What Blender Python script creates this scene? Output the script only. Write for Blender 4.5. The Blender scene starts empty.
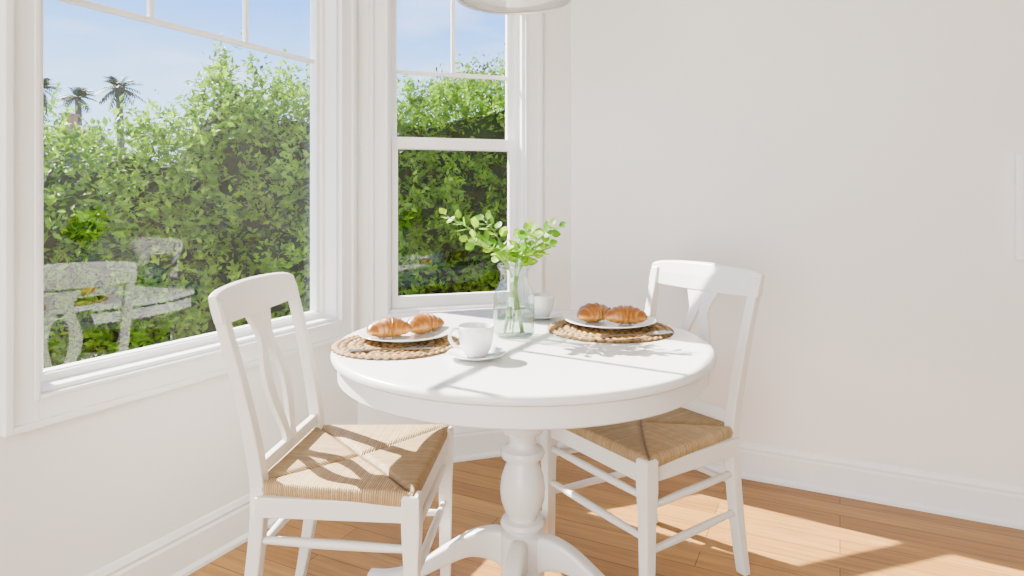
import bpy, bmesh, math, random
import numpy as np
from mathutils import Vector, Matrix, noise
random.seed(7); np.random.seed(7)
S=bpy.context.scene; COL=S.collection
H=1.158; F=656.0

# ---------------------------------------------------------------- materials
def newmat(name):
    m=bpy.data.materials.new(name); m.use_nodes=True
    nt=m.node_tree; return m,nt,nt.nodes['Principled BSDF']
def mat(name,c,rough=.5,c2=None,scale=12,bump=0.0,bscale=60,spec=.5,metal=0,coat=0,stretch=None):
    m,nt,b=newmat(name); N=nt.nodes; L=nt.links
    tc=N.new('ShaderNodeTexCoord'); mp=N.new('ShaderNodeMapping'); L.new(tc.outputs['Object'],mp.inputs[0])
    if stretch: mp.inputs['Scale'].default_value=stretch
    nz=N.new('ShaderNodeTexNoise'); nz.inputs['Scale'].default_value=scale; nz.inputs['Detail'].default_value=4
    L.new(mp.outputs[0],nz.inputs[0])
    mx=N.new('ShaderNodeMix'); mx.data_type='RGBA'
    if c2 is None: c2=tuple(x*.96 for x in c)
    mx.inputs[6].default_value=(*c,1); mx.inputs[7].default_value=(*c2,1)
    L.new(nz.outputs['Fac'],mx.inputs[0]); L.new(mx.outputs[2],b.inputs['Base Color'])
    b.inputs['Roughness'].default_value=rough; b.inputs['Specular IOR Level'].default_value=spec
    b.inputs['Metallic'].default_value=metal; b.inputs['Coat Weight'].default_value=coat
    if bump>0:
        n2=N.new('ShaderNodeTexNoise'); n2.inputs['Scale'].default_value=bscale; L.new(mp.outputs[0],n2.inputs[0])
        bp=N.new('ShaderNodeBump'); bp.inputs['Strength'].default_value=bump; bp.inputs['Distance'].default_value=.002
        L.new(n2.outputs['Fac'],bp.inputs['Height']); L.new(bp.outputs[0],b.inputs['Normal'])
    return m
def attrmat(name,rough=.6,transl=0.0,bump=0.0,bscale=200,spec=.4):
    m,nt,b=newmat(name); N=nt.nodes; L=nt.links
    at=N.new('ShaderNodeAttribute'); at.attribute_name='col'
    tc=N.new('ShaderNodeTexCoord'); nz=N.new('ShaderNodeTexNoise'); nz.inputs['Scale'].default_value=bscale
    L.new(tc.outputs['Object'],nz.inputs[0])
    hs=N.new('ShaderNodeHueSaturation'); mr=N.new('ShaderNodeMapRange'); mr.inputs[3].default_value=.85; mr.inputs[4].default_value=1.15
    L.new(nz.outputs['Fac'],mr.inputs[0]); L.new(mr.outputs[0],hs.inputs['Value']); L.new(at.outputs['Color'],hs.inputs['Color'])
    L.new(hs.outputs[0],b.inputs['Base Color']); b.inputs['Roughness'].default_value=rough; b.inputs['Specular IOR Level'].default_value=spec
    if bump>0:
        bp=N.new('ShaderNodeBump'); bp.inputs['Strength'].default_value=bump; bp.inputs['Distance'].default_value=.002
        L.new(nz.outputs['Fac'],bp.inputs['Height']); L.new(bp.outputs[0],b.inputs['Normal'])
    if transl>0:
        tr=N.new('ShaderNodeBsdfTranslucent'); L.new(hs.outputs[0],tr.inputs[0])
        mx=N.new('ShaderNodeMixShader'); mx.inputs[0].default_value=transl
        L.new(b.outputs[0],mx.inputs[1]); L.new(tr.outputs[0],mx.inputs[2])
        L.new(mx.outputs[0],N['Material Output'].inputs['Surface'])
    return m
def glassmat(name,tint=(1,1,1),f0=.04,grz=.96,rough=0.0):
    m,nt,b=newmat(name); N=nt.nodes; L=nt.links; N.remove(b)
    t=N.new('ShaderNodeBsdfTransparent'); t.inputs[0].default_value=(*tint,1)
    g=N.new('ShaderNodeBsdfGlossy'); g.inputs['Roughness'].default_value=rough
    lw=N.new('ShaderNodeLayerWeight'); lw.inputs[0].default_value=.5
    pw=N.new('ShaderNodeMath'); pw.operation='POWER'; pw.inputs[1].default_value=5; L.new(lw.outputs['Facing'],pw.inputs[0])
    ad=N.new('ShaderNodeMath'); ad.operation='MULTIPLY_ADD'; ad.use_clamp=True; ad.inputs[1].default_value=grz-f0; ad.inputs[2].default_value=f0
    L.new(pw.outputs[0],ad.inputs[0])
    mx=N.new('ShaderNodeMixShader'); L.new(ad.outputs[0],mx.inputs[0]); L.new(t.outputs[0],mx.inputs[1]); L.new(g.outputs[0],mx.inputs[2])
    L.new(mx.outputs[0],N['Material Output'].inputs['Surface'])
    return m
M_wall=mat('wall_paint',(.875,.87,.84),.7,(.86,.855,.825),3,.12,90,.3)
M_ceil=mat('ceiling_paint',(.85,.85,.84),.8)
M_trim=mat('trim_paint',(.90,.905,.89),.35,bump=.03)
M_tab=mat('table_paint',(.77,.775,.76),.25,scale=6,bump=.02)
M_chair=mat('chair_paint',(.81,.79,.745),.4,(.77,.75,.70),20,bump=.06)
M_china=mat('porcelain',(.82,.82,.81),.12,coat=.4)
M_white=mat('gloss_white',(.96,.96,.95),.3)
M_steel=mat('steel',(.22,.215,.21),.22,metal=1)
M_nickel=mat('brushed_nickel',(.72,.71,.69),.35,metal=1)
M_glass=glassmat('window_glass',(.99,1,.99),.095)
M_vase=glassmat('vase_glass',(.93,.965,.95),.08,.95)
M_water=glassmat('water',(.90,.955,.90),.03,.7)
M_coffee=mat('coffee',(.16,.08,.035),.15)

# floor
def floor_mat():
    m,nt,b=newmat('oak_floor'); N=nt.nodes; L=nt.links
    tc=N.new('ShaderNodeTexCoord'); mp=N.new('ShaderNodeMapping'); mp.inputs['Rotation'].default_value=(0,0,math.atan2(.5,1))
    L.new(tc.outputs['Object'],mp.inputs[0])
    br=N.new('ShaderNodeTexBrick'); br.offset=.37; br.inputs['Scale'].default_value=1
    br.inputs['Brick Width'].default_value=1.1; br.inputs['Row Height'].default_value=.095
    br.inputs['Mortar Size'].default_value=.0014; br.inputs['Mortar Smooth'].default_value=.2
    br.inputs['Color1'].default_value=(.40,.20,.050,1); br.inputs['Color2'].default_value=(.265,.120,.027,1)
    br.inputs['Mortar'].default_value=(.08,.035,.012,1); L.new(mp.outputs[0],br.inputs[0])
    m2=N.new('ShaderNodeMapping'); m2.inputs['Scale'].default_value=(1.6,26,1); L.new(mp.outputs[0],m2.inputs[0])
    nz=N.new('ShaderNodeTexNoise'); nz.inputs['Scale'].default_value=2; nz.inputs['Detail'].default_value=8; nz.inputs['Distortion'].default_value=.6
    L.new(m2.outputs[0],nz.inputs[0])
    mr=N.new('ShaderNodeMapRange'); mr.inputs[3].default_value=.42; mr.inputs[4].default_value=1.58; L.new(nz.outputs['Fac'],mr.inputs[0])
    hs=N.new('ShaderNodeHueSaturation'); L.new(br.outputs['Color'],hs.inputs['Color']); L.new(mr.outputs[0],hs.inputs['Value'])
    L.new(hs.outputs[0],b.inputs['Base Color']); b.inputs['Roughness'].default_value=.42; b.inputs['Specular IOR Level'].default_value=.35
    bp=N.new('ShaderNodeBump'); bp.inputs['Strength'].default_value=.15; bp.inputs['Distance'].default_value=.001
    L.new(nz.outputs['Fac'],bp.inputs['Height']); L.new(bp.outputs[0],b.inputs['Normal'])
    return m
M_floor=floor_mat()

# ---------------------------------------------------------------- helpers
def link(o,parent=None,**props):
    COL.objects.link(o)
    if parent: o.parent=parent
    for k,v in props.items(): o[k]=v
    return o
def meshobj(name,verts,faces,m,parent=None,smooth=False,loc=None,**props):
    me=bpy.data.meshes.new(name); me.from_pydata([tuple(v) for v in verts],[],faces); me.update()
    if m: me.materials.append(m)
    bm=bmesh.new(); bm.from_mesh(me); bmesh.ops.recalc_face_normals(bm,faces=bm.faces); bm.to_mesh(me); bm.free()
    o=bpy.data.objects.new(name,me)
    if loc: o.location=loc
    return link(o,parent,**props)
def bevel(o,w=.003,seg=2,ang=35):
    b=o.modifiers.new('bevel','BEVEL'); b.width=w; b.segments=seg; b.limit_method='ANGLE'; b.angle_limit=math.radians(ang); return o
def empty(name,loc=(0,0,0),rotz=0,**props):
    e=bpy.data.objects.new(name,None); e.empty_display_size=.1; e.location=loc; e.rotation_euler=(0,0,rotz)
    return link(e,None,**props)
class MB:
    def __init__(s): s.v=[]; s.f=[]
    def box(s,fr,u0,u1,d0,d1,z0,z1):
        o,ud,nd=fr; b=len(s.v)
        for z in(z0,z1):
            for (u,d) in((u0,d0),(u1,d0),(u1,d1),(u0,d1)):
                p=o+ud*u+nd*d; s.v.append((p.x,p.y,z))
        for q in((0,3,2,1),(4,5,6,7),(0,1,5,4),(1,2,6,5),(2,3,7,6),(3,0,4,7)): s.f.append(tuple(b+i for i in q))
    def sweep(s,rings,close=True,caps=True):
        n=len(rings[0]); b=len(s.v)
        for r in rings: s.v+= [tuple(p) for p in r]
        for i in range(len(rings)-1):
            for j in range(n if close else n-1):
                k=(j+1)%n; s.f.append((b+i*n+j,b+i*n+k,b+(i+1)*n+k,b+(i+1)*n+j))
        if caps:
            s.f.append(tuple(b+j for j in range(n))[::-1]); s.f.append(tuple(b+(len(rings)-1)*n+j for j in range(n)))
    def lathe(s,prof,seg=64,c=(0,0)):
        b=len(s.v); n=len(prof)
        for i in range(seg):
            a=2*math.pi*i/seg
            for r,z in prof: s.v.append((c[0]+max(r,1e-5)*math.cos(a),c[1]+max(r,1e-5)*math.sin(a),z))
        for i in range(seg):
            k=(i+1)%seg
            for j in range(n-1): s.f.append((b+i*n+j,b+k*n+j,b+k*n+j+1,b+i*n+j+1))
    def tube(s,pts,rad,seg=10,flat=1.0):
        pts=[Vector(p) for p in pts]; rings=[]
        up=Vector((0,0,1))
        for i,p in enumerate(pts):
            t=(pts[min(i+1,len(pts)-1)]-pts[max(i-1,0)]).normalized()
            a=t.cross(up)
            if a.length<.05: a=t.cross(Vector((0,1,0)))
            a.normalize(); bb=a.cross(t).normalized(); r=rad[i] if hasattr(rad,'__len__') else rad
            rings.append([p+a*(r*math.cos(2*math.pi*j/seg))+bb*(r*flat*math.sin(2*math.pi*j/seg)) for j in range(seg)])
        s.sweep(rings)
    def obj(s,name,m,parent=None,smooth=False,**props):
        o=meshobj(name,s.v,s.f,m,parent,False,**props)
        if smooth:
            for p in o.data.polygons: p.use_smooth=True
            if smooth=='auto':
                es=o.modifiers.new('es','EDGE_SPLIT'); es.split_angle=math.radians(40)
        return o
def weld(o,d=2e-5):
    bm=bmesh.new(); bm.from_mesh(o.data); bmesh.ops.remove_doubles(bm,verts=bm.verts,dist=d); bmesh.ops.recalc_face_normals(bm,faces=bm.faces); bm.to_mesh(o.data); bm.free()
    return o
def smoothpath(pts,n=24):
    P=[np.array(p,float) for p in pts]; P=[2*P[0]-P[1]]+P+[2*P[-1]-P[-2]]; out=[]
    for i in range(1,len(P)-2):
        for k in range(n):
            t=k/n; a,b,c,d=P[i-1],P[i],P[i+1],P[i+2]
            out.append(.5*((2*b)+(-a+c)*t+(2*a-5*b+4*c-d)*t*t+(-a+3*b-3*c+d)*t**3))
    out.append(P[-2]); return out
def setcol(o,cols):
    me=o.data; ca=me.color_attributes.new('col','FLOAT_COLOR','POINT')
    arr=np.ones((len(me.vertices),4),np.float32); arr[:,:3]=cols; ca.data.foreach_set('color',arr.ravel())
def dup(root,loc,rotz,**props):
    def rec(o,par):
        c=o.copy(); COL.objects.link(c)
        if par is not None:
            c.parent=par; c.matrix_parent_inverse=o.matrix_parent_inverse.copy()
        for ch in list(o.children): rec(ch,c)
        return c
    r=rec(root,None); r.location=loc; r.rotation_euler=(0,0,rotz)
    for k,v in props.items(): r[k]=v
    return r

# ---------------------------------------------------------------- room shell
A=Vector((-.646,2.746,0)); B=Vector((.275,3.053,0))
dl=Vector((-.4472,-.8944,0)); nl=Vector((-.8944,.4472,0))
dm=Vector((.9487,.3162,0)); nm=Vector((-.3162,.9487,0))
dr=Vector((.8944,-.4472,0)); nr=Vector((.4472,.8944,0))
FL=(A,dl,nl); FM=(A,dm,nm); FR=(B,dr,nr)
LM=(B-A).length; CH=2.6; T=.14
ST=dict(kind='structure')
WT=2.16
LW=(.12,1.228,.66,WT); MW=(.125,.74,.66,WT)
def wall_with_hole(name,fr,u0,u1,hole):
    a,b,c,d=hole; mb=MB()
    mb.box(fr,u0,a,0,T,-.15,CH); mb.box(fr,b,u1,0,T,-.15,CH); mb.box(fr,a,b,0,T,-.15,c); mb.box(fr,a,b,0,T,d,CH)
    return mb.obj(name,M_wall,**ST)
wall_with_hole('wall_left',FL,-.0,3.6,LW)
wall_with_hole('wall_bay',FM,-.0,LM,MW)
mb=MB(); mb.box(FR,0,4.6,0,T,-.15,CH); mb.obj('wall_right',M_wall,**ST)
for (P,n1,n2) in((A,nl,nm),(B,nm,nr)):
    v=[P,P+n1*T,P+(n1+n2).normalized()*T*1.08,P+n2*T]; mb=MB()
    mb.sweep([[ (q.x,q.y,-.15) for q in v],[(q.x,q.y,CH) for q in v]]); mb.obj('trim_3' if P is A else 'trim_4',M_trim,**ST)
back=-2.7
pl=A+dl*3.6; prr=B+dr*4.6
poly=[A,B,prr,Vector((prr.x,back,0)),Vector((-2.9,back,0)),pl]
def slab(name,z0,z1,m):
    mb=MB(); mb.sweep([[(p.x,p.y,z0) for p in poly],[(p.x,p.y,z1) for p in poly]]); return mb.obj(name,m,**ST)
slab('floor',-.1,0,M_floor)
slab('ceiling',CH,CH+.1,M_ceil)
WI=(Vector((0,0,0)),Vector((1,0,0)),Vector((0,1,0)))
mb=MB(); mb.box(WI,-2.9,prr.x,back-.1,back,-.1,CH); mb.obj('wall_back',M_wall,**ST)
mb=MB(); mb.box(WI,prr.x,prr.x+.1,back,prr.y,-.1,CH); mb.obj('wall_side',M_wall,**ST)
def baseboard(name,fr,u0,u1):
    prof=[(0,0),(-.026,0),(-.026,.012),(-.018,.02),(-.015,.022),(-.015,.105),(-.010,.113),(-.013,.123),(-.006,.139),(0,.142)]
    o,ud,nd=fr; mb=MB()
    mb.sweep([[ (o+ud*u+nd*d)+Vector((0,0,z)) for d,z in prof] for u in(u0,u1)])
    return mb.obj(name,M_trim,**ST)
baseboard('baseboard_left',FL,0,3.6); baseboard('baseboard_bay',FM,0,LM); baseboard('baseboard_right',FR,0,4.6)

def window(idx,fr,hole,dbl,vm):
    a,b,c,d=hole
    mb=MB(); w=.08
    def ring(u0,u1,z0,z1,ww,d0,d1):
        mb.box(fr,u0,u0+ww,d0,d1,z0,z1); mb.box(fr,u1-ww,u1,d0,d1,z0,z1)
        mb.box(fr,u0+ww,u1-ww,d0,d1,z0,z0+ww); mb.box(fr,u0+ww,u1-ww,d0,d1,z1-ww,z1)
    ring(a-w,b+w,c-w,d+w,w,-.014,0)
    ring(a-w,b+w,c-w,d+w,.018,-.026,-.013)
    ring(a-.012,b+.012,c-.012,d+.012,.012,-.02,-.013)
    o=mb.obj('trim_%d'%idx,M_trim,**ST); bevel(o,.0025,2)
    mb=MB()
    ring(a,b,c,d,.012,.0,.13)
    ring(a+.010,b-.010,c+.010,d-.010,.022,.055,.11)
    if not dbl:
        i=.028; ring(a+i,b-i,c+i-.016,d-i,.024,.065,.10)
        g0,g1,h0,h1=a+i+.02,b-i-.02,c+.033,d-i-.02
        zt=1.695; gd=.082
        mb.box(fr,g0,g1,gd-.008,gd+.008,zt-.009,zt+.009)
        for u in vm: mb.box(fr,u-.008,u+.008,gd-.008,gd+.008,zt,h1)
        gl=[(g0,g1,h0,h1,gd)]
    else:
        zm=1.385
        def sash(z0,z1,dd,wb,wt):
            mb.box(fr,a+.022,a+.050,dd-.016,dd+.016,z0,z1); mb.box(fr,b-.056,b-.022,dd-.016,dd+.016,z0,z1)
            mb.box(fr,a+.050,b-.056,dd-.016,dd+.016,z0,z0+wb); mb.box(fr,a+.050,b-.056,dd-.016,dd+.016,z1-wt,z1)
        sash(c+.012,zm+.03,.062,.048,.05); sash(zm-.02,d-.03,.094,.045,.045)
        g0,g1=a+.045,b-.05
        zt=1.705; um=(a+b)/2-.002
        mb.box(fr,g0,g1,.086,.102,zt-.009,zt+.009)
        mb.box(fr,um-.009,um+.009,.086,.102,zt,d-.07)
        gl=[(g0,g1,c+.05,zm+.0,.062),(g0,g1,zm+.01,d-.07,.096)]
    o=mb.obj('window_%d'%idx,M_trim,**ST); bevel(o,.002,2)
    g=MB()
    for g0,g1,h0,h1,gd in gl:
        bb=len(g.v); oo,ud,nd=fr
        for u,z in((g0,h0),(g1,h0),(g1,h1),(g0,h1)):
            p=oo+ud*u+nd*gd; g.v.append((p.x,p.y,z))
        g.f.append((bb,bb+1,bb+2,bb+3))
    g.obj('glass_pane',M_glass,parent=o)
window(1,FL,LW,False,(.507,.866)); window(2,FM,MW,True,())
fx=empty('picture_frame',B+dr*1.668+Vector((0,0,1.12)),math.atan2(dr.y,dr.x),label='white framed blank print hanging on the plain wall',category='picture')
fl=(Vector((0,0,0)),Vector((1,0,0)),Vector((0,-1,0)))
mb=MB(); fw,fh=.36,.37
mb.box(fl,0,.02,.002,.03,-.185,.185); mb.box(fl,fw-.02,fw,.002,.03,-.185,.185); mb.box(fl,.02,fw-.02,.002,.03,-.185,-.165); mb.box(fl,.02,fw-.02,.002,.03,.165,.185)
bevel(mb.obj('frame',M_white,parent=fx),.003)
mb=MB(); mb.box(fl,.02,fw-.02,.002,.022,-.165,.165); mb.obj('print',M_white,parent=fx)

# ---------------------------------------------------------------- table
TC=(.03,1.86); TZ=.75; R=.525
tb=empty('dining_table',(TC[0],TC[1],0),0,label='round white painted pedestal dining table set for breakfast',category='table')
mb=MB(); mb.lathe([(0,TZ-.026),(R-.025,TZ-.026),(R-.008,TZ-.0245),(R-.001,TZ-.019),(R,TZ-.013),(R-.001,TZ-.008),(R-.004,TZ-.003),(R-.010,TZ),(R-.02,TZ),(0,TZ)],160)
o=mb.obj('tabletop',M_tab,parent=tb,smooth='auto'); weld(o)
mb=MB(); mb.lathe([(R-.05,TZ-.025),(R-.017,TZ-.025),(R-.017,TZ-.072),(R-.021,TZ-.076),(R-.036,TZ-.076),(R-.036,TZ-.025)],160)
mb.obj('apron',M_tab,parent=tb,smooth='auto')
mb=MB(); mb.lathe([(0,TZ-.027),(.16,TZ-.027),(.16,TZ-.05),(.075,TZ-.065),(.058,TZ-.09),(.045,TZ-.13),(.040,.54),(.043,.520),(.057,.512),(.062,.502),(.057,.492),(.042,.486),(.038,.474),(.038,.458),(.043,.450),(.059,.443),(.063,.432),(.059,.421),(.045,.416),(.043,.406),(.050,.392),(.060,.362),(.064,.33),(.061,.30),(.051,.27),(.041,.256),(.041,.250),(.058,.245),(.063,.235),(.058,.225),(.046,.221),(.046,.215),(.061,.208),(.062,.198),(.062,.07),(.055,.06),(0,.06)],64)
o=mb.obj('pedestal',M_tab,parent=tb,smooth='auto'); weld(o)
fprof=smoothpath([(.045,.155,.055,.025),(.09,.168,.044,.024),(.15,.160,.034,.023),(.21,.128,.029,.022),(.28,.085,.025,.021),(.35,.047,.022,.021),(.41,.027,.023,.022),(.46,.024,.023,.020)],5)
for ang in(169,-27,-100,80):
    mb=MB(); a=math.radians(ang); d=Vector((math.cos(a),math.sin(a),0)); s=Vector((-d.y,d.x,0)); rings=[]
    for r,z,hh,hw in fprof:
        hh=min(hh,z-.001)
        c=d*r+Vector((0,0,z)); ring=[]
        for k in range(20):
            t=2*math.pi*(k+.5)/20; cx,sx=math.cos(t),math.sin(t)
            ring.append(c+s*(hw*math.copysign(abs(cx)**.42,cx))+Vector((0,0,hh*math.copysign(abs(sx)**.42,sx))))
        rings.append(ring)
    mb.sweep(rings); mb.obj('leg',M_tab,parent=tb,smooth='auto')

# ---------------------------------------------------------------- rush seat material
def rush():
    m,nt,b=newmat('woven_rush'); N=nt.nodes; L=nt.links
    P_=.0056
    at=N.new('ShaderNodeAttribute'); at.attribute_name='cord'
    sep=N.new('ShaderNodeSeparateColor'); L.new(at.outputs['Color'],sep.inputs[0])
    m1=N.new('ShaderNodeMath'); m1.operation='MULTIPLY'; m1.inputs[1].default_value=2*math.pi/P_; L.new(sep.outputs[0],m1.inputs[0])
    sn=N.new('ShaderNodeMath'); sn.operation='SINE'; L.new(m1.outputs[0],sn.inputs[0])
    mr=N.new('ShaderNodeMapRange'); mr.inputs[1].default_value=-1; mr.inputs[2].default_value=1; L.new(sn.outputs[0],mr.inputs[0])
    dv=N.new('ShaderNodeMath'); dv.operation='MULTIPLY_ADD'; dv.inputs[1].default_value=1/P_; dv.inputs[2].default_value=.25; L.new(sep.outputs[0],dv.inputs[0])
    flr=N.new('ShaderNodeMath'); flr.operation='FLOOR'; L.new(dv.outputs[0],flr.inputs[0])
    ad=N.new('ShaderNodeMath'); ad.operation='MULTIPLY_ADD'; ad.inputs[1].default_value=37.7; L.new(sep.outputs[1],ad.inputs[0]); L.new(flr.outputs[0],ad.inputs[2])
    wn=N.new('ShaderNodeTexWhiteNoise'); wn.noise_dimensions='1D'; L.new(ad.outputs[0],wn.inputs['W'])
    tc=N.new('ShaderNodeTexCoord'); nz=N.new('ShaderNodeTexNoise'); nz.inputs['Scale'].default_value=45; nz.inputs['Detail'].default_value=5; L.new(tc.outputs['Object'],nz.inputs[0])
    mixv=N.new('ShaderNodeMath'); mixv.operation='MULTIPLY_ADD'; mixv.inputs[1].default_value=.35; L.new(wn.outputs[0],mixv.inputs[0])
    hf=N.new('ShaderNodeMath'); hf.operation='MULTIPLY'; hf.inputs[1].default_value=.65; L.new(nz.outputs[0],hf.inputs[0]); L.new(hf.outputs[0],mixv.inputs[2])
    cr=N.new('ShaderNodeValToRGB'); cr.color_ramp.elements[0].color=(.38,.235,.095,1); cr.color_ramp.elements[1].color=(.62,.43,.20,1)
    cr.color_ramp.elements[0].position=.2; cr.color_ramp.elements[1].position=.8; L.new(mixv.outputs[0],cr.inputs[0])
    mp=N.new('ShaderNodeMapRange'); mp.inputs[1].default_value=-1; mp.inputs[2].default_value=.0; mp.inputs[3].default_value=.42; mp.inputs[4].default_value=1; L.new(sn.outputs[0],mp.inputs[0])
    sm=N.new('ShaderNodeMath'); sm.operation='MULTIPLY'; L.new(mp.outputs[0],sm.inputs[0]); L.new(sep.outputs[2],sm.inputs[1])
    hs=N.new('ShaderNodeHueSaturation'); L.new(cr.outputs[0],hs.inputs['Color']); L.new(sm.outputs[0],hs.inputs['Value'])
    L.new(hs.outputs[0],b.inputs['Base Color']); b.inputs['Roughness'].default_value=.6
    bp=N.new('ShaderNodeBump'); bp.inputs['Strength'].default_value=.8; bp.inputs['Distance'].default_value=.0018
    L.new(mr.outputs[0],bp.inputs['Height']); L.new(bp.outputs[0],b.inputs['Normal'])
    return m
M_rush=rush()
def rush_seat(parent):
    n=120; rr=.014; top=.467
    xs=np.linspace(-1,1,n+1); v=[];cord=[]
    def pt(a,b):
        x=.203*a; w=.205+.0325*(a+1)/2
        return x,w*b,w
    f=[]
    for i,a in enumerate(xs):
        for j,b in enumerate(xs):
            x,y,w=pt(a,b); e=min(.203-abs(x),w-abs(y))
            z=top
            if e<rr: z-=rr-math.sqrt(max(rr*rr-(rr-e)**2,0))
            dg=abs(abs(x)/.203-abs(y)/w)
            sm=math.exp(-(dg/.06)**2)
            z-=.009*sm*min(1,e/.03)
            z-=.005*math.exp(-((x*x+y*y)/.02))
            side=abs(x)/.203<abs(y)/w
            k=(1-.6*math.exp(-(dg/.026)**2))*(1.0 if side else .82)  # dark diagonal seams; front and back sections toned down, sheen put into colour
            v.append((x,y,z)); cord.append((x+.5,.2,k) if side else (y+.5,.8,k))
    id=lambda i,j:i*(n+1)+j
    for i in range(n):
        for j in range(n): f.append((id(i,j),id(i+1,j),id(i+1,j+1),id(i,j+1)))
    bd=[(i,0) for i in range(n)]+[(n,j) for j in range(n)]+[(i,n) for i in range(n,0,-1)]+[(0,j) for j in range(n,0,-1)]
    prev=[id(*q) for q in bd]
    for dz,sc in((.006,1.0),(.016,.99),(.024,.955)):
        cur=[]
        for q in bd:
            x,y,z=v[id(*q)]; v.append((x*sc,y*sc,top-rr-dz)); cord.append(cord[id(*q)]); cur.append(len(v)-1)
        m=len(bd)
        for k in range(m): f.append((prev[k],prev[(k+1)%m],cur[(k+1)%m],cur[k]))
        prev=cur
    f.append(tuple(prev))
    o=meshobj('seat',v,f,M_rush,parent)
    for p in o.data.polygons: p.use_smooth=True
    ca=o.data.color_attributes.new('cord','FLOAT_COLOR','POINT'); arr=np.ones((len(v),4),np.float32); arr[:,:3]=np.array(cord); ca.data.foreach_set('color',arr.ravel())
    return o
# ---------------------------------------------------------------- chair
def rectring(c,ax,ay,hx,hy):
    return [c+ax*hx+ay*hy,c-ax*hx+ay*hy,c-ax*hx-ay*hy,c+ax*hx-ay*hy]
def build_chair(loc,rot,label):
    ch=empty('dining_chair',loc,rot,label=label,category='chair',group='dining chairs at the round table')
    rush_seat(ch)
    X=Vector((1,0,0));Y=Vector((0,1,0))
    mb=MB(); I=(Vector((0,0,0)),X,Y)
    mb.box(I,-.19,.19,-.222,-.198,.388,.436); mb.box(I,-.19,.19,.198,.222,.388,.436)
    mb.box(I,.176,.201,-.21,.21,.388,.436); mb.box(I,-.198,-.174,-.19,.19,.388,.436)
    bevel(mb.obj('seat_frame',M_chair,parent=ch),.003)
    for s in(-1,1):
        mb=MB(); c=Vector((.187,s*.216,0))
        mb.sweep([rectring(c+Vector((.006,s*.003,z)),X,Y,h,h) for z,h in((0,.0135),(.02,.0145),(.30,.018),(.37,.0215),(.452,.0215),(.459,.018))])
        bevel(mb.obj('leg',M_chair,parent=ch),.003)
    back=lambda z: -.192-.055*max(0,(.40-z)/.40)**1.5 -.105*max(0,(z-.46)/.47)**1.3
    for s in(-1,1):
        mb=MB(); rings=[]
        for k in range(25):
            z=.905*k/24; h=.0175 if z>.2 else .013+.0045*z/.2; hy=.0175 if z<.5 else .0175-.003*(z-.5)/.43
            rings.append(rectring(Vector((back(z),s*(.19+.02*max(0,z-.45)/.45),z)),X,Y,h if z<.5 else h-.004*(z-.5)/.43,hy))
        mb.sweep(rings); bevel(mb.obj('leg',M_chair,parent=ch),.004,2,50)
    bk=bpy.data.objects.new('backrest',None); bk.empty_display_size=.05; link(bk,ch)
    mb=MB(); rings=[]
    for k in range(33):
        t=-1+2*k/32; y=.228*t; bow=-.018*(1-t*t); zt=.926+.008*(1-t*t)-.008*(abs(t)**10); zb=.846-.004*(1-t*t)+.004*abs(t)**4
        ring=[]
        for (dx,z) in((.012,zb),(.013,(zb+zt)/2),(.010,zt-.004),(.0,zt),(-.010,zt-.004),(-.013,(zb+zt)/2),(-.012,zb)):
            ring.append(Vector((back(z)+bow+dx,y,z)))
        rings.append(ring)
    mb.sweep(rings); bevel(mb.obj('top_rail',M_chair,parent=bk),.003,2,50)
    mb=MB(); rings=[]
    for k in range(9):
        t=-1+k/4; rings.append([Vector((back(z)+dx,.18*t,z)) for dx,z in((.009,.475),(.009,.505),(-.009,.505),(-.009,.475))])
    mb.sweep(rings); bevel(mb.obj('lower_rail',M_chair,parent=bk),.003)
    W=smoothpath([(.495,.034,0),(.52,.033,0),(.56,.045,.010),(.61,.064,.024),(.66,.071,.030),(.71,.060,.024),(.755,.043,.009),(.785,.040,0),(.82,.054,0),(.86,.074,0)],6)
    mb=MB()
    def strip(sgn,pts):
        rings=[]
        for z,o_,i_ in pts:
            bow=-.017*(min(1,max(0,(z-.5)/.36)))
            x=back(z)+bow
            rings.append([Vector((x+.007,sgn*i_,z)),Vector((x+.007,sgn*o_,z)),Vector((x-.007,sgn*o_,z)),Vector((x-.007,sgn*i_,z))])
        mb.sweep(rings)
    for sg in(-1,1): strip(sg,[(p[0],p[1],max(0,p[2])) for p in W])
    bevel(mb.obj('splat',M_chair,parent=bk),.002,2,40)
    def rung(p,q,name='stretcher'):
        mb=MB(); p=Vector(p);q=Vector(q); n=12
        mb.tube([p.lerp(q,i/n) for i in range(n+1)],[.0085+.003*math.sin(math.pi*i/n) for i in range(n+1)],12)
        mb.obj(name,M_chair,parent=ch,smooth=True)
    for s in(-1,1):
        for z in(.32,.20): rung((back(z),s*.19,z),(.187,s*.216,z+.005))
    for z in(.35,.24): rung((.19,-.214,z),(.19,.214,z))
    rung((back(.29),-.187,.29),(back(.29),.187,.29))
    return ch
c1=build_chair((-.41,1.775,0),math.radians(-4.5),'white wooden dining chair with woven rush seat beside the window')
c2=dup(c1,(.40,2.037,0),math.radians(-146.5),label='white wooden dining chair with woven rush seat near plain wall')

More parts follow.
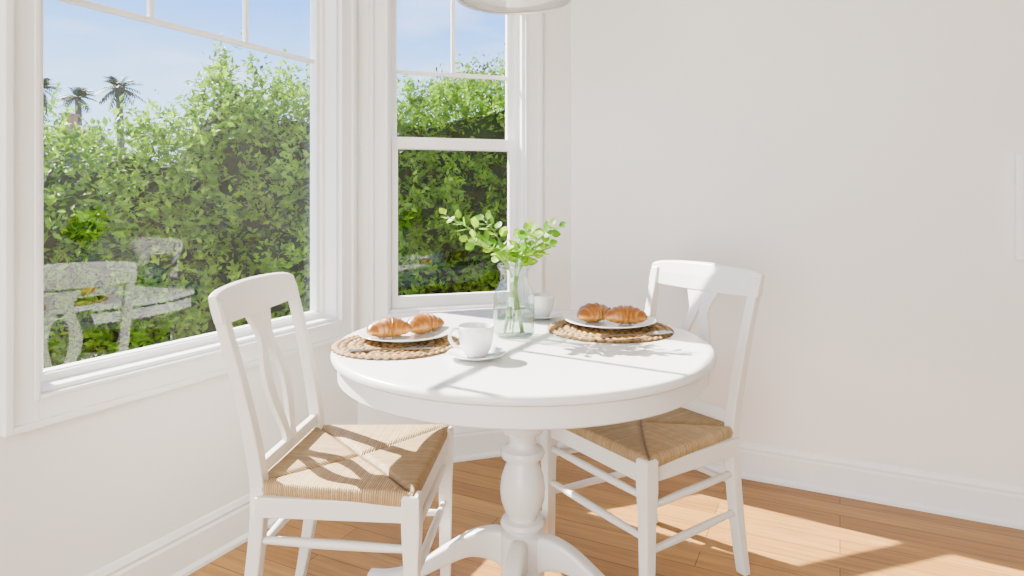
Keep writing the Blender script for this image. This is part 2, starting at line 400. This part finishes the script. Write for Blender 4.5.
# ---------------------------------------------------------------- table setting
M_mat=attrmat('woven_seagrass',.7,bump=.4,bscale=300)
def placemat(loc,rad,label):
    nr_,na=72,420; rings=8; v=[];f=[];c=[]
    for i in range(nr_+1):
        r=rad*i/nr_; q=r/rad*rings; ph=abs(math.sin(math.pi*q)); row=int(min(q,rings-1e-6))
        for j in range(na):
            a=2*math.pi*j/na; N=max(6,int((row+.5)/rings*rad*2*math.pi/.021))
            w=abs(math.sin(N*a/2*1.0+row*1.3+q*math.pi*.9*(1 if row%2 else -1)))
            e=1+ (.012*math.sin(N*a) if i>nr_-5 else 0)
            z=.002+.006*ph**.5*(.35+.65*w)
            if i==nr_: z=.001
            v.append((r*e*math.cos(a),r*e*math.sin(a),z))
            g=(.2+.8*w)*(.3+.7*ph**.6); rnd=noise.noise(Vector((math.cos(a)*N*.5,math.sin(a)*N*.5,row*3.1)))*.5
            t=min(1,max(0,g+rnd-.16)); dk=np.array((.065,.028,.007)); lt=np.array((.46,.27,.085)); c.append(dk*(1-t)+lt*t)
    for i in range(nr_):
        for j in range(na):
            k=(j+1)%na; f.append((i*na+j,i*na+k,(i+1)*na+k,(i+1)*na+j))
    b=len(v)
    for j in range(na):
        a=2*math.pi*j/na; v.append((rad*.985*math.cos(a),rad*.985*math.sin(a),0)); c.append((.15,.07,.02))
    for j in range(na): f.append((nr_*na+j,nr_*na+(j+1)%na,b+(j+1)%na,b+j))
    f.append(tuple(b+j for j in range(na))[::-1])
    o=meshobj('placemat',v,f,M_mat,None,label=label,category='placemat',group='round woven placemats'); o.location=loc
    setcol(o,np.array(c))
    for p in o.data.polygons: p.use_smooth=True
    return o
pm=placemat((-.318,1.797,TZ+.0005),.172,'round brown woven seagrass placemat under a croissant plate')
pm2=pm.copy(); COL.objects.link(pm2); pm2.location=(.298,2.0,TZ+.0005); pm2.scale=(1.1,1.1,1); pm2.rotation_euler=(0,0,.7)
MZ=TZ+.0085
def lathe_obj(name,prof,m,seg=72,parent=None,**p):
    mb=MB(); mb.lathe(prof,seg); o=mb.obj(name,m,parent=parent,smooth=True,**p); weld(o); return o
plate=lathe_obj('plate',[(0,.001),(.07,.001),(.075,0),(.08,.002),(.10,.008),(.128,.0165),(.1305,.018),(.130,.0195),(.127,.0195),(.10,.0115),(.083,.006),(.078,.005),(0,.005)],M_china,label='white porcelain plate holding two croissants on a woven mat',category='plate',group='white breakfast plates')
plate.location=(-.300,1.85,MZ)
plate2=plate.copy(); COL.objects.link(plate2); plate2.location=(.305,2.035,MZ); plate2.scale=(1.08,1.08,1)
M_cro=attrmat('baked_crust',.30,bump=.15,bscale=60,spec=.5)
def croissant(name,seed):
    n=130; m=32; v=[];f=[];c=[]; L_=.135; arc=1.9; Rr=L_/arc
    for i in range(n+1):
        t=i/n; th=(t-.5)*arc; cx,cy=Rr*math.sin(th),Rr*math.cos(th)-Rr
        tt=abs(2*t-1); seg=tt*3.4+.45; fr_=seg-math.floor(seg)
        env=.031*(1-tt**1.8)**.7+.0045
        rad=env*(1.09-.18*fr_)
        if tt>.975: rad=env*.6
        for j in range(m):
            a=2*math.pi*j/m; ww=.05*noise.noise(Vector((t*5+seed,math.cos(a)*1.2,math.sin(a)*1.2)))
            rr=rad*(1+ww); nx,ny=math.sin(th),math.cos(th)
            z=rr*.9*math.sin(a)
            if z<0: z*=.7
            v.append((cx+nx*rr*math.cos(a),cy+ny*rr*math.cos(a),z))
            t2=max(0,min(1,.10+.65*(fr_**2)-.28*max(0,math.sin(a))+.45*noise.noise(Vector((t*9,a*1.5,seed)))+(.35 if z<0 else 0)))
            dk=np.array((.24,.072,.005)); lt=np.array((.60,.28,.04)); c.append(dk*(1-t2)+lt*t2)
    for i in range(n):
        for j in range(m):
            k=(j+1)%m; f.append((i*m+j,i*m+k,(i+1)*m+k,(i+1)*m+j))
    f.append(tuple(range(m))[::-1]); f.append(tuple(n*m+j for j in range(m)))
    o=meshobj(name,v,f,M_cro,None,category='croissant'); setcol(o,np.array(c))
    for p in o.data.polygons: p.use_smooth=True
    zmin=min(q[2] for q in v); return o,-zmin
PZ=MZ+.005
for i,(x,y,r,lab,g,s) in enumerate([
    (-.345,1.83,.35,'golden crescent croissant on the white plate','croissants on plates',.98),
    (-.258,1.89,.75,'golden croissant resting beside another on a plate','croissants on plates',.98),
    (.256,2.06,.45,'golden brown croissant on the white plate','croissants on plates',1.02),
    (.350,2.02,-.15,'golden croissant set beside its neighbour on a plate','croissants on plates',1.02)]):
    o,zm=croissant('croissant',i*5+1); o['label']=lab; o['group']=g; o.location=(x,y,PZ+zm*s); o.rotation_euler=(0,0,r); o.scale=(s,s,s)
def cupset(x,y,rot,lc,ls,s=1.0):
    sa=lathe_obj('saucer',[(0,.002),(.03,.002),(.034,0),(.037,.002),(.055,.007),(.074,.014),(.0765,.0155),(.075,.017),(.072,.0165),(.05,.0095),(.032,.006),(.026,.0055),(0,.0055)],M_china,label=ls,category='saucer',group='porcelain saucers')
    sa.location=(x,y,TZ+.0003); sa.scale=(s,s,s)
    cu=empty('coffee_cup',(x,y,TZ+.0003+.0058*s),rot,label=lc,category='cup',group='porcelain coffee cups'); cu.scale=(s,s,s)
    lathe_obj('body',[(0,.003),(.022,.003),(.024,0),(.027,.001),(.030,.006),(.038,.020),(.0435,.042),(.0455,.064),(.0465,.078),(.0455,.0795),(.0445,.078),(.0435,.064),(.041,.042),(.035,.021),(.026,.009),(0,.007)],M_china,parent=cu)
    mb=MB(); P=smoothpath([(.0425,0,.066),(.055,0,.070),(.066,0,.062),(.068,0,.047),(.060,0,.032),(.050,0,.024),(.038,0,.022)],6)
    mb.tube(P,.0045,12); mb.obj('handle',M_china,parent=cu,smooth=True)
    lathe_obj('coffee',[(0,.060),(.0428,.060),(.0428,.0605),(0,.0605)],M_coffee,parent=cu)
cupset(-.090,1.65,math.radians(188),'white porcelain coffee cup with handle on its saucer','white saucer under a coffee cup near the table edge',.97)
cupset(.098,2.19,math.radians(130),'white coffee cup standing behind the glass vase','white saucer under the cup behind the vase',.93)
def cutlery(kind,p,ang,label):
    e=empty(kind,(p[0],p[1],p[2]),ang,label=label,category='cutlery'); e.scale=(1.12,1.3,1.3)
    mb=MB()
    def plate_(pts,z0=.0,th=.0022,zf=None):
        rings=[]
        for x,hw,yo in pts:
            z=(zf(x) if zf else 0)+z0
            rings.append([Vector((x,yo-hw,z)),Vector((x,yo+hw,z)),Vector((x,yo+hw,z+th)),Vector((x,yo-hw,z+th))])
        mb.sweep(rings)
    zf=lambda x:.006*max(0,(x-.03)/.06)**1.0*(1-max(0,(x-.03)/.06)*.6)
    plate_([(-.10,.004,0),(-.097,.007,0),(-.08,.0075,0),(-.04,.004,0),(.0,.003,0),(.025,.003,0),(.035,.006,0),(.045,.011,0),(.055,.0115,0)],zf=zf)
    hnd=mb.obj('handle',M_steel,parent=e); bevel(hnd,.0006)
    for k in range(4):
        mb=MB(); yo=-.0095+.0063*k
        plate_([(.053,.0019,yo),(.075,.0017,yo),(.095,.0009,yo)],zf=zf); mb.obj('tine',M_steel,parent=e)
    return e
cutlery('fork',(-.310,1.700,MZ+.0008),math.radians(8),'polished steel fork lying on a woven placemat')
cutlery('fork',(.36,1.88,MZ+.0008),math.radians(12),'polished steel fork lying on the mat before a plate')

# ---------------------------------------------------------------- vase with greenery
VX,VY=.006,1.915
vs=empty('vase',(VX,VY,TZ+.0004),0,label='clear glass bottle vase holding green cut sprigs in water',category='vase'); vs.scale=(1.06,1.06,1)
lathe_obj('glass',[(0,0),(.045,0),(.052,.004),(.0565,.012),(.0575,.09),(.056,.115),(.050,.137),(.041,.152),(.0375,.165),(.0375,.188),(.042,.194),(.046,.199),(.0465,.207),(.0445,.2095),(.040,.206),(.0395,.196),(.036,.188),(.036,.165),(.0395,.152),(.0485,.136),(.0545,.114),(.056,.09),(.055,.013),(.051,.007),(0,.006)],M_vase,parent=vs)
lathe_obj('water',[(0,.0085),(.050,.0085),(.0545,.014),(.0555,.089),(0,.089)],M_water,parent=vs)
M_stem=mat('stem_green',(.11,.28,.025),.5,(.19,.32,.04),30)
M_leaf=attrmat('eucalyptus_leaf',.45,transl=.5,bscale=40)
def sprig(tip,seed,nleaf,size=1.0,label='green leafy sprig standing in the glass vase'):
    rs=random.Random(seed); e=empty('leafy_sprig',(VX,VY,TZ+.012),0,label=label,category='greenery',group='cut greenery sprigs in the vase')
    tip=Vector(tip); az=math.atan2(tip.y,tip.x)+rs.uniform(-.5,.5)
    base=Vector((-math.cos(az)*.03,-math.sin(az)*.03,0)); neck=Vector((math.cos(az)*.018,math.sin(az)*.018,.18))
    P=smoothpath([base,base.lerp(neck,.5)+Vector((rs.uniform(-.008,.008),rs.uniform(-.008,.008),0)),neck,neck.lerp(tip,.5)+Vector((0,0,.025)),tip],8)
    P=[Vector(p) for p in P]; mb=MB(); n=len(P)
    mb.tube(P,[.0030-.0015*i/n for i in range(n)],8)
    v=[];f=[];c=[]
    def leaf(p,d,up,s,col):
        side=d.cross(up).normalized(); up=side.cross(d).normalized(); b=len(v); K=7
        for k in range(K):
            t=k/(K-1); w=math.sin(math.pi*t**.85)**.75*.45 if 0<t<1 else .03
            cn=p+d*(s*t)-up*(s*.10*math.sin(math.pi*t)+s*.12*t*t)
            for q in(-1,0,1): v.append(cn+side*(q*w*s)+up*(abs(q)*w*s*.22)); c.append(col*(1.15 if q==0 else 1))
        for k in range(K-1):
            for q in(0,1): f.append((b+k*3+q,b+k*3+q+1,b+k*3+q+4,b+k*3+q+3))
    i0=18
    for k in range(nleaf):
        t=k/(nleaf-1); idx=min(n-1,int(round(i0+(n-1-i0)*t))); p=P[idx]; T_=(P[min(n-1,idx+1)]-P[idx-1]).normalized()
        a=k*2.4+rs.uniform(-.5,.5); r=Vector((math.cos(a),math.sin(a),0)); r=(r-T_*r.dot(T_)).normalized()
        if r.z<-.3: r.z*=.3; r.normalize()
        d=(r*.9+T_*(.55 if t<1 else 2)).normalized()
        pet=p+d*.012; mb.tube([p,p+d*.006,pet],.0009,5)
        s=size*rs.uniform(.023,.037)*(1.05-.2*t)
        g=rs.random(); col=np.array((.06,.22,.006))*(1-g)+np.array((.30,.48,.016))*g
        up=(Vector((rs.uniform(-.9,.9),rs.uniform(-1.3,.2),.8))).normalized()
        leaf(pet,d,up,s,col)
    mb.obj('stem',M_stem,parent=e,smooth=True)
    o=meshobj('foliage',v,f,M_leaf,e); setcol(o,np.array([np.array(q) for q in c]))
    for p in o.data.polygons: p.use_smooth=True
for tip,sd,nl_,sz in [((-.195,.02,.335),1,17,1.12),((-.12,-.05,.27),2,15,1.0),((-.085,.05,.32),3,15,1.0),((.12,.0,.305),4,19,1.1),((.075,-.06,.235),5,16,1.1),((.03,.06,.285),6,16,1.05),((.095,.06,.25),7,16,1.1),((-.03,-.05,.245),8,14,1.0),((.045,-.02,.29),9,16,1.05),((.015,-.04,.23),10,13,1.0)]:
    sprig(tip,sd,nl_,sz)

# ---------------------------------------------------------------- pendant lamp
pd=empty('pendant_lamp',(.008,1.87,1.722),0,label='white drum pendant lamp hanging above the table',category='lamp')
M_shade=mat('shade_fabric',(.82,.82,.80),.8,bump=.1,bscale=300)
lathe_obj('lamp_shade',[(.165,.0),(.165,.16),(.161,.16),(.161,.0),(.165,.0)],M_shade,parent=pd)
lathe_obj('rim',[(.167,-.002),(.168,.008),(.163,.008),(.159,.002),(.161,-.002),(.167,-.002)],M_nickel,parent=pd)
lathe_obj('diffuser',[(0,.0),(.09,.001),(.159,.006),(.159,.009),(0,.004)],M_china,parent=pd)
mb=MB(); mb.tube([(0,0,.004),(0,0,.4),(0,0,CH-1.722-.02)],.004,8); mb.obj('cord',M_steel,parent=pd,smooth=True)
lathe_obj('canopy',[(0,CH-1.722-.03),(.06,CH-1.722-.025),(.065,CH-1.722-.001),(0,CH-1.722-.001)],M_china,parent=pd)

# ---------------------------------------------------------------- outdoors
M_soil=mat('garden_soil',(.10,.085,.05),.95,(.12,.13,.05),4,.6,12)
GZ=-.15
mb=MB()
mb.v=[(-60,-8,GZ),(-3.2,-8,GZ),(-3.2,0,GZ),(-.9,2.9,GZ),(.2,3.2,GZ),(5,1.2,GZ),(60,1,GZ),(60,70,GZ),(-60,70,GZ)]; mb.f=[tuple(range(9))]
mb.obj('ground',M_soil,**ST)
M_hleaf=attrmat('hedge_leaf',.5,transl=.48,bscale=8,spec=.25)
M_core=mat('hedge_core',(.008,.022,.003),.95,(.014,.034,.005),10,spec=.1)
path=[Vector(p) for p in((-6.6,3.1,0),(-4.6,3.85,0),(-3.0,4.6,0),(-1.5,5.2,0),(.2,5.9,0),(2.4,6.6,0))]
seglen=[(path[i+1]-path[i]).length for i in range(len(path)-1)]; tot=sum(seglen)
def onpath(s):
    for i,l in enumerate(seglen):
        if s<=l or i==len(seglen)-1:
            d=(path[i+1]-path[i]).normalized(); return path[i]+d*s,d
        s-=l
def hh(x):
    xs=[-7,-4.0,-3.4,-3.05,-2.75,-2.4,-2.1,-1.8,-1.2,-.8,0,3]; zs=[1.0,1.05,1.10,1.33,1.5,1.62,1.94,1.84,1.90,2.05,2.12,2.1]
    return float(np.interp(x,xs,zs))
_E=.45;_ph=np.linspace(-math.pi/2,math.pi*1.5,2001)
_cx=.55*np.sign(np.cos(_ph))*abs(np.cos(_ph))**_E; _cz=1.1*np.sign(np.sin(_ph))*abs(np.sin(_ph))**_E
_al=np.concatenate([[0],np.cumsum(np.hypot(np.diff(_cx),np.diff(_cz)))]); _al/=_al[-1]
def hedge_pt(s,w,shrink=0):
    p,d=onpath(s); nn=Vector((d.y,-d.x,0))
    h=hh(p.x); ph=float(np.interp(w%1.0,_al,_ph)); c,si=math.cos(ph),math.sin(ph)
    off=float(np.interp(w%1.0,_al,_cx)); zz=float(np.interp(w%1.0,_al,_cz))/1.1
    hz=h-GZ; cz=GZ+hz*.5; z=cz+hz*.5*zz
    nx=abs(off)/.55; nz_=abs(zz)
    out=nn*math.copysign(nx**6,c)+Vector((0,0,math.copysign(nz_**6,si))); out.normalize()
    q=Vector((s*1.1,off*1.3,z*1.3)); b=noise.noise(q)*.40+noise.noise(q*2.6)*.26
    return p+nn*off+Vector((0,0,z))+out*(b-shrink),out
hd=empty('hedge',(0,0,0),0,label='tall leafy green hedge growing outside the windows',category='hedge')
v=[];f=[]; ns,npn=130,52
for i in range(ns+1):
    for j in range(npn):
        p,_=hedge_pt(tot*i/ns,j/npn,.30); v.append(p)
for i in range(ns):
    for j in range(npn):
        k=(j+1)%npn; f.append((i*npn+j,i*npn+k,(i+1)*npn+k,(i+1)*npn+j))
meshobj('dark_core',v,f,M_core,hd)  # solid dark core, its colour stands in for shade between the leaves
NL=105000; v=[];f=[];c=[]
nt_=NL//9
for k in range(nt_):
    s=random.uniform(.9,tot-.1); w=random.uniform(0.0,.56) if random.random()<.92 else random.uniform(.56,.9)
    p0,o_=hedge_pt(s,w,0)
    dens=noise.noise(p0*2.4)+.5*noise.noise(p0*5.1)
    if dens<-.20 and random.random()<.5: continue
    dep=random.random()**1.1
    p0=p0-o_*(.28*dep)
    tw=(o_*.8+Vector((random.gauss(0,.5),random.gauss(0,.5),random.gauss(.4,.5)))).normalized(); tl=random.uniform(.09,.18)
    if o_.z>.6 and random.random()<.13: tw=Vector((random.gauss(0,.25),random.gauss(0,.25),1)).normalized(); tl=random.uniform(.18,.34)
    gt=random.random(); cl=max(0,noise.noise(p0*1.9)+.3)
    for q in range(9):
        t=q/8; p=p0+tw*tl*t+Vector((random.gauss(0,.014),random.gauss(0,.014),random.gauss(0,.014)))
        sz=random.uniform(.042,.068)*(1.1-.35*t)
        d=(tw*.5+Vector((random.gauss(0,.7),random.gauss(0,.7),random.gauss(0,.5)))).normalized()
        up=(o_*.6+Vector((random.gauss(0,.5),random.gauss(0,.5),random.gauss(0,.5)+.6))).normalized(); sd_=d.cross(up)
        if sd_.length<.05: continue
        sd_.normalize(); b=len(v); upv=sd_.cross(d)
        v+= [p,p+d*sz*.5+sd_*sz*.27+upv*sz*.08,p+d*sz*1.1,p+d*sz*.5-sd_*sz*.27+upv*sz*.08]; f.append((b,b+1,b+2)); f.append((b,b+2,b+3))
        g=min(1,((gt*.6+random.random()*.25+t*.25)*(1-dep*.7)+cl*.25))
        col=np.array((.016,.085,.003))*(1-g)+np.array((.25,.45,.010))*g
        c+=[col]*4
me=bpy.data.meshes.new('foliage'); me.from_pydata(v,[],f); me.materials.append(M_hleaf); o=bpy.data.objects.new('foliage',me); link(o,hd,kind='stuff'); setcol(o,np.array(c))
M_trunk=mat('palm_trunk',(.10,.075,.05),.9,(.16,.12,.09),8)
M_palm=mat('palm_frond',(.04,.075,.02),.6,(.07,.11,.03),5)
def palm(ix,iy,Y,rad,sd):
    rs=random.Random(sd); X=(ix-512)/F*Y; Z=H+(196-iy)/F*Y
    e=empty('palm_tree',(X,Y,GZ),0,label='tall fan palm rising behind the hedge',category='palm tree',group='distant palm trees')
    mb=MB(); mb.tube([(0,0,0),(.1,0,(Z-GZ)*.5),(0,0,Z-GZ)],[.22,.16,.14],10); mb.obj('trunk',M_trunk,parent=e,smooth=True)
    v=[];f=[]
    for k in range(30):
        a=rs.uniform(0,6.28); el=rs.uniform(-.7,1.3); L_=rad*rs.uniform(.8,1.15); d=Vector((math.cos(a)*math.cos(el),math.sin(a)*math.cos(el),math.sin(el)))
        side=d.cross(Vector((0,0,1))); side=side.normalized() if side.length>.1 else Vector((1,0,0))
        P=[Vector((0,0,Z-GZ))+d*L_*t-Vector((0,0,L_*.45*t*t)) for t in np.linspace(0,1,9)]
        for i in range(1,9):
            for s_ in(-1,1):
                b=len(v); l=L_*.38*math.sin(math.pi*min(.95,.25+i/9*.7)); q=P[i]; dd=(P[i]-P[i-1]).normalized()
                tipp=q+side*s_*l*.7+dd*l*.6-Vector((0,0,l*.35)); v+= [P[i-1],q,tipp]; f.append((b,b+1,b+2))
    meshobj('fronds',v,f,M_palm,e)
palm(119,88,30,1.05,1); palm(78,97,34,1.05,2); palm(40,88,35,1.1,3)
M_roof=mat('roof_shingle',(.05,.048,.05),.9,(.08,.075,.075),6); M_stucco=mat('stucco',(.42,.35,.28),.9)
M_brick=mat('chimney_clay',(.55,.25,.12),.9)
hz=empty('neighbour_house',(-17.4,22,GZ),0,label='neighbouring house with dark shingle roof and clay chimney',category='house')
I=(Vector((0,0,0)),Vector((1,0,0)),Vector((0,1,0)))
mb=MB(); mb.box(I,-5,1.2,0,6,0,2.7); mb.obj('walls',M_stucco,parent=hz)
mb=MB(); mb.sweep([[Vector((x,-.4,2.3)),Vector((x,3,4.0)),Vector((x,6.4,2.3))] for x in(-5.4,1.5)]); mb.obj('roof',M_roof,parent=hz)
mb=MB(); mb.box(I,.7,1.05,2.3,2.7,3.4,4.3); mb.box(I,.65,1.1,2.25,2.75,4.3,4.38); mb.obj('chimney',M_brick,parent=hz)
tr=empty('garden_tree',(-.15,9.0,GZ),0,label='slender garden tree with sparse foliage beyond the hedge',category='tree')
mb=MB(); rs=random.Random(5); tips=[]
def branch(p,d,l,r,lv):
    q=p+d*l; mid=p.lerp(q,.5)+Vector((rs.gauss(0,.03),rs.gauss(0,.03),0))*l
    mb.tube([p,mid,q],[r,r*.85,r*.65],6)
    if lv==0: tips.append(q); return
    for k in range(3 if lv>1 else 4):
        nd=(d+Vector((rs.gauss(0,.45),rs.gauss(0,.45),rs.uniform(-.1,.5)))).normalized(); branch(q,nd,l*.67,r*.6,lv-1)
branch(Vector((0,0,0)),Vector((0,0,1)),1.14,.04,4)
mb.obj('trunk',M_trunk,parent=tr,smooth=True)
v=[];f=[];c=[]
for t in tips:
    for k in range(16):
        p=t+Vector((rs.gauss(0,.1),rs.gauss(0,.1),rs.gauss(0,.1))); d=Vector((rs.gauss(0,1),rs.gauss(0,1),rs.gauss(0,1))).normalized(); sd_=d.cross(Vector((.3,.5,.8))).normalized(); b=len(v); sz=.06
        v+=[p,p+d*sz*.5+sd_*sz*.3,p+d*sz,p+d*sz*.5-sd_*sz*.3]; f.append((b,b+1,b+2,b+3)); g=rs.random(); c+=[np.array((.04,.07,.02))*(1-g)+np.array((.12,.16,.05))*g]*4
o=meshobj('foliage',v,f,M_hleaf,tr,kind='stuff'); setcol(o,np.array(c))

# ---------------------------------------------------------------- lights
sl=bpy.data.lights.new('sun','SUN'); sl.energy=46; sl.angle=math.radians(.5); sl.color=(1,.94,.83)
so=bpy.data.objects.new('sun',sl); COL.objects.link(so)
el=math.radians(40); az=Vector((-.85,.527,0)).normalized(); D=Vector((az.x*math.cos(el),az.y*math.cos(el),math.sin(el)))
so.rotation_euler=D.to_track_quat('Z','Y').to_euler(); so.location=(-5,6,6)
al=bpy.data.lights.new('room_fill','AREA'); al.shape='RECTANGLE'; al.size=3.2; al.size_y=2.2; al.energy=232; al.color=(1,1,.985)
ao=bpy.data.objects.new('room_fill',al); COL.objects.link(ao); ao.location=(-.9,-2.6,1.4); ao.rotation_euler=(math.radians(90),0,math.radians(-8))
w=bpy.data.worlds.new('World'); S.world=w; w.use_nodes=True; nt=w.node_tree; N=nt.nodes; L=nt.links; bg=N['Background']
tc=N.new('ShaderNodeTexCoord'); sx=N.new('ShaderNodeSeparateXYZ'); L.new(tc.outputs['Generated'],sx.inputs[0])
cr=N.new('ShaderNodeValToRGB'); e=cr.color_ramp.elements; e[0].position=0; e[0].color=(.62,.82,1,1); e[1].position=.5; e[1].color=(.04,.19,.9,1)
q=e.new(.12); q.color=(.42,.68,1,1); q=e.new(.27); q.color=(.09,.34,1,1)
L.new(sx.outputs['Z'],cr.inputs[0])
mp=N.new('ShaderNodeMapping'); mp.inputs['Scale'].default_value=(2,2,7); L.new(tc.outputs['Generated'],mp.inputs[0])
nz=N.new('ShaderNodeTexNoise'); nz.inputs['Scale'].default_value=2.2; nz.inputs['Detail'].default_value=7; L.new(mp.outputs[0],nz.inputs[0])
c2_=N.new('ShaderNodeValToRGB'); c2_.color_ramp.elements[0].position=.52; c2_.color_ramp.elements[0].color=(0,0,0,1); c2_.color_ramp.elements[1].position=.8; c2_.color_ramp.elements[1].color=(.45,.45,.45,1); L.new(nz.outputs[0],c2_.inputs[0])
mx=N.new('ShaderNodeMix'); mx.data_type='RGBA'; L.new(c2_.outputs[0],mx.inputs[0]); L.new(cr.outputs[0],mx.inputs[6]); mx.inputs[7].default_value=(.95,.97,1,1)
L.new(mx.outputs[2],bg.inputs[0]); bg.inputs[1].default_value=4.0
cd=bpy.data.cameras.new('Camera'); cd.sensor_width=36; cd.lens=36*F/1024; cd.shift_y=-92/1024; cd.clip_start=.02; cd.clip_end=300
co=bpy.data.objects.new('Camera',cd); COL.objects.link(co); co.location=(0,0,H); co.rotation_euler=(math.radians(90),0,0); S.camera=co
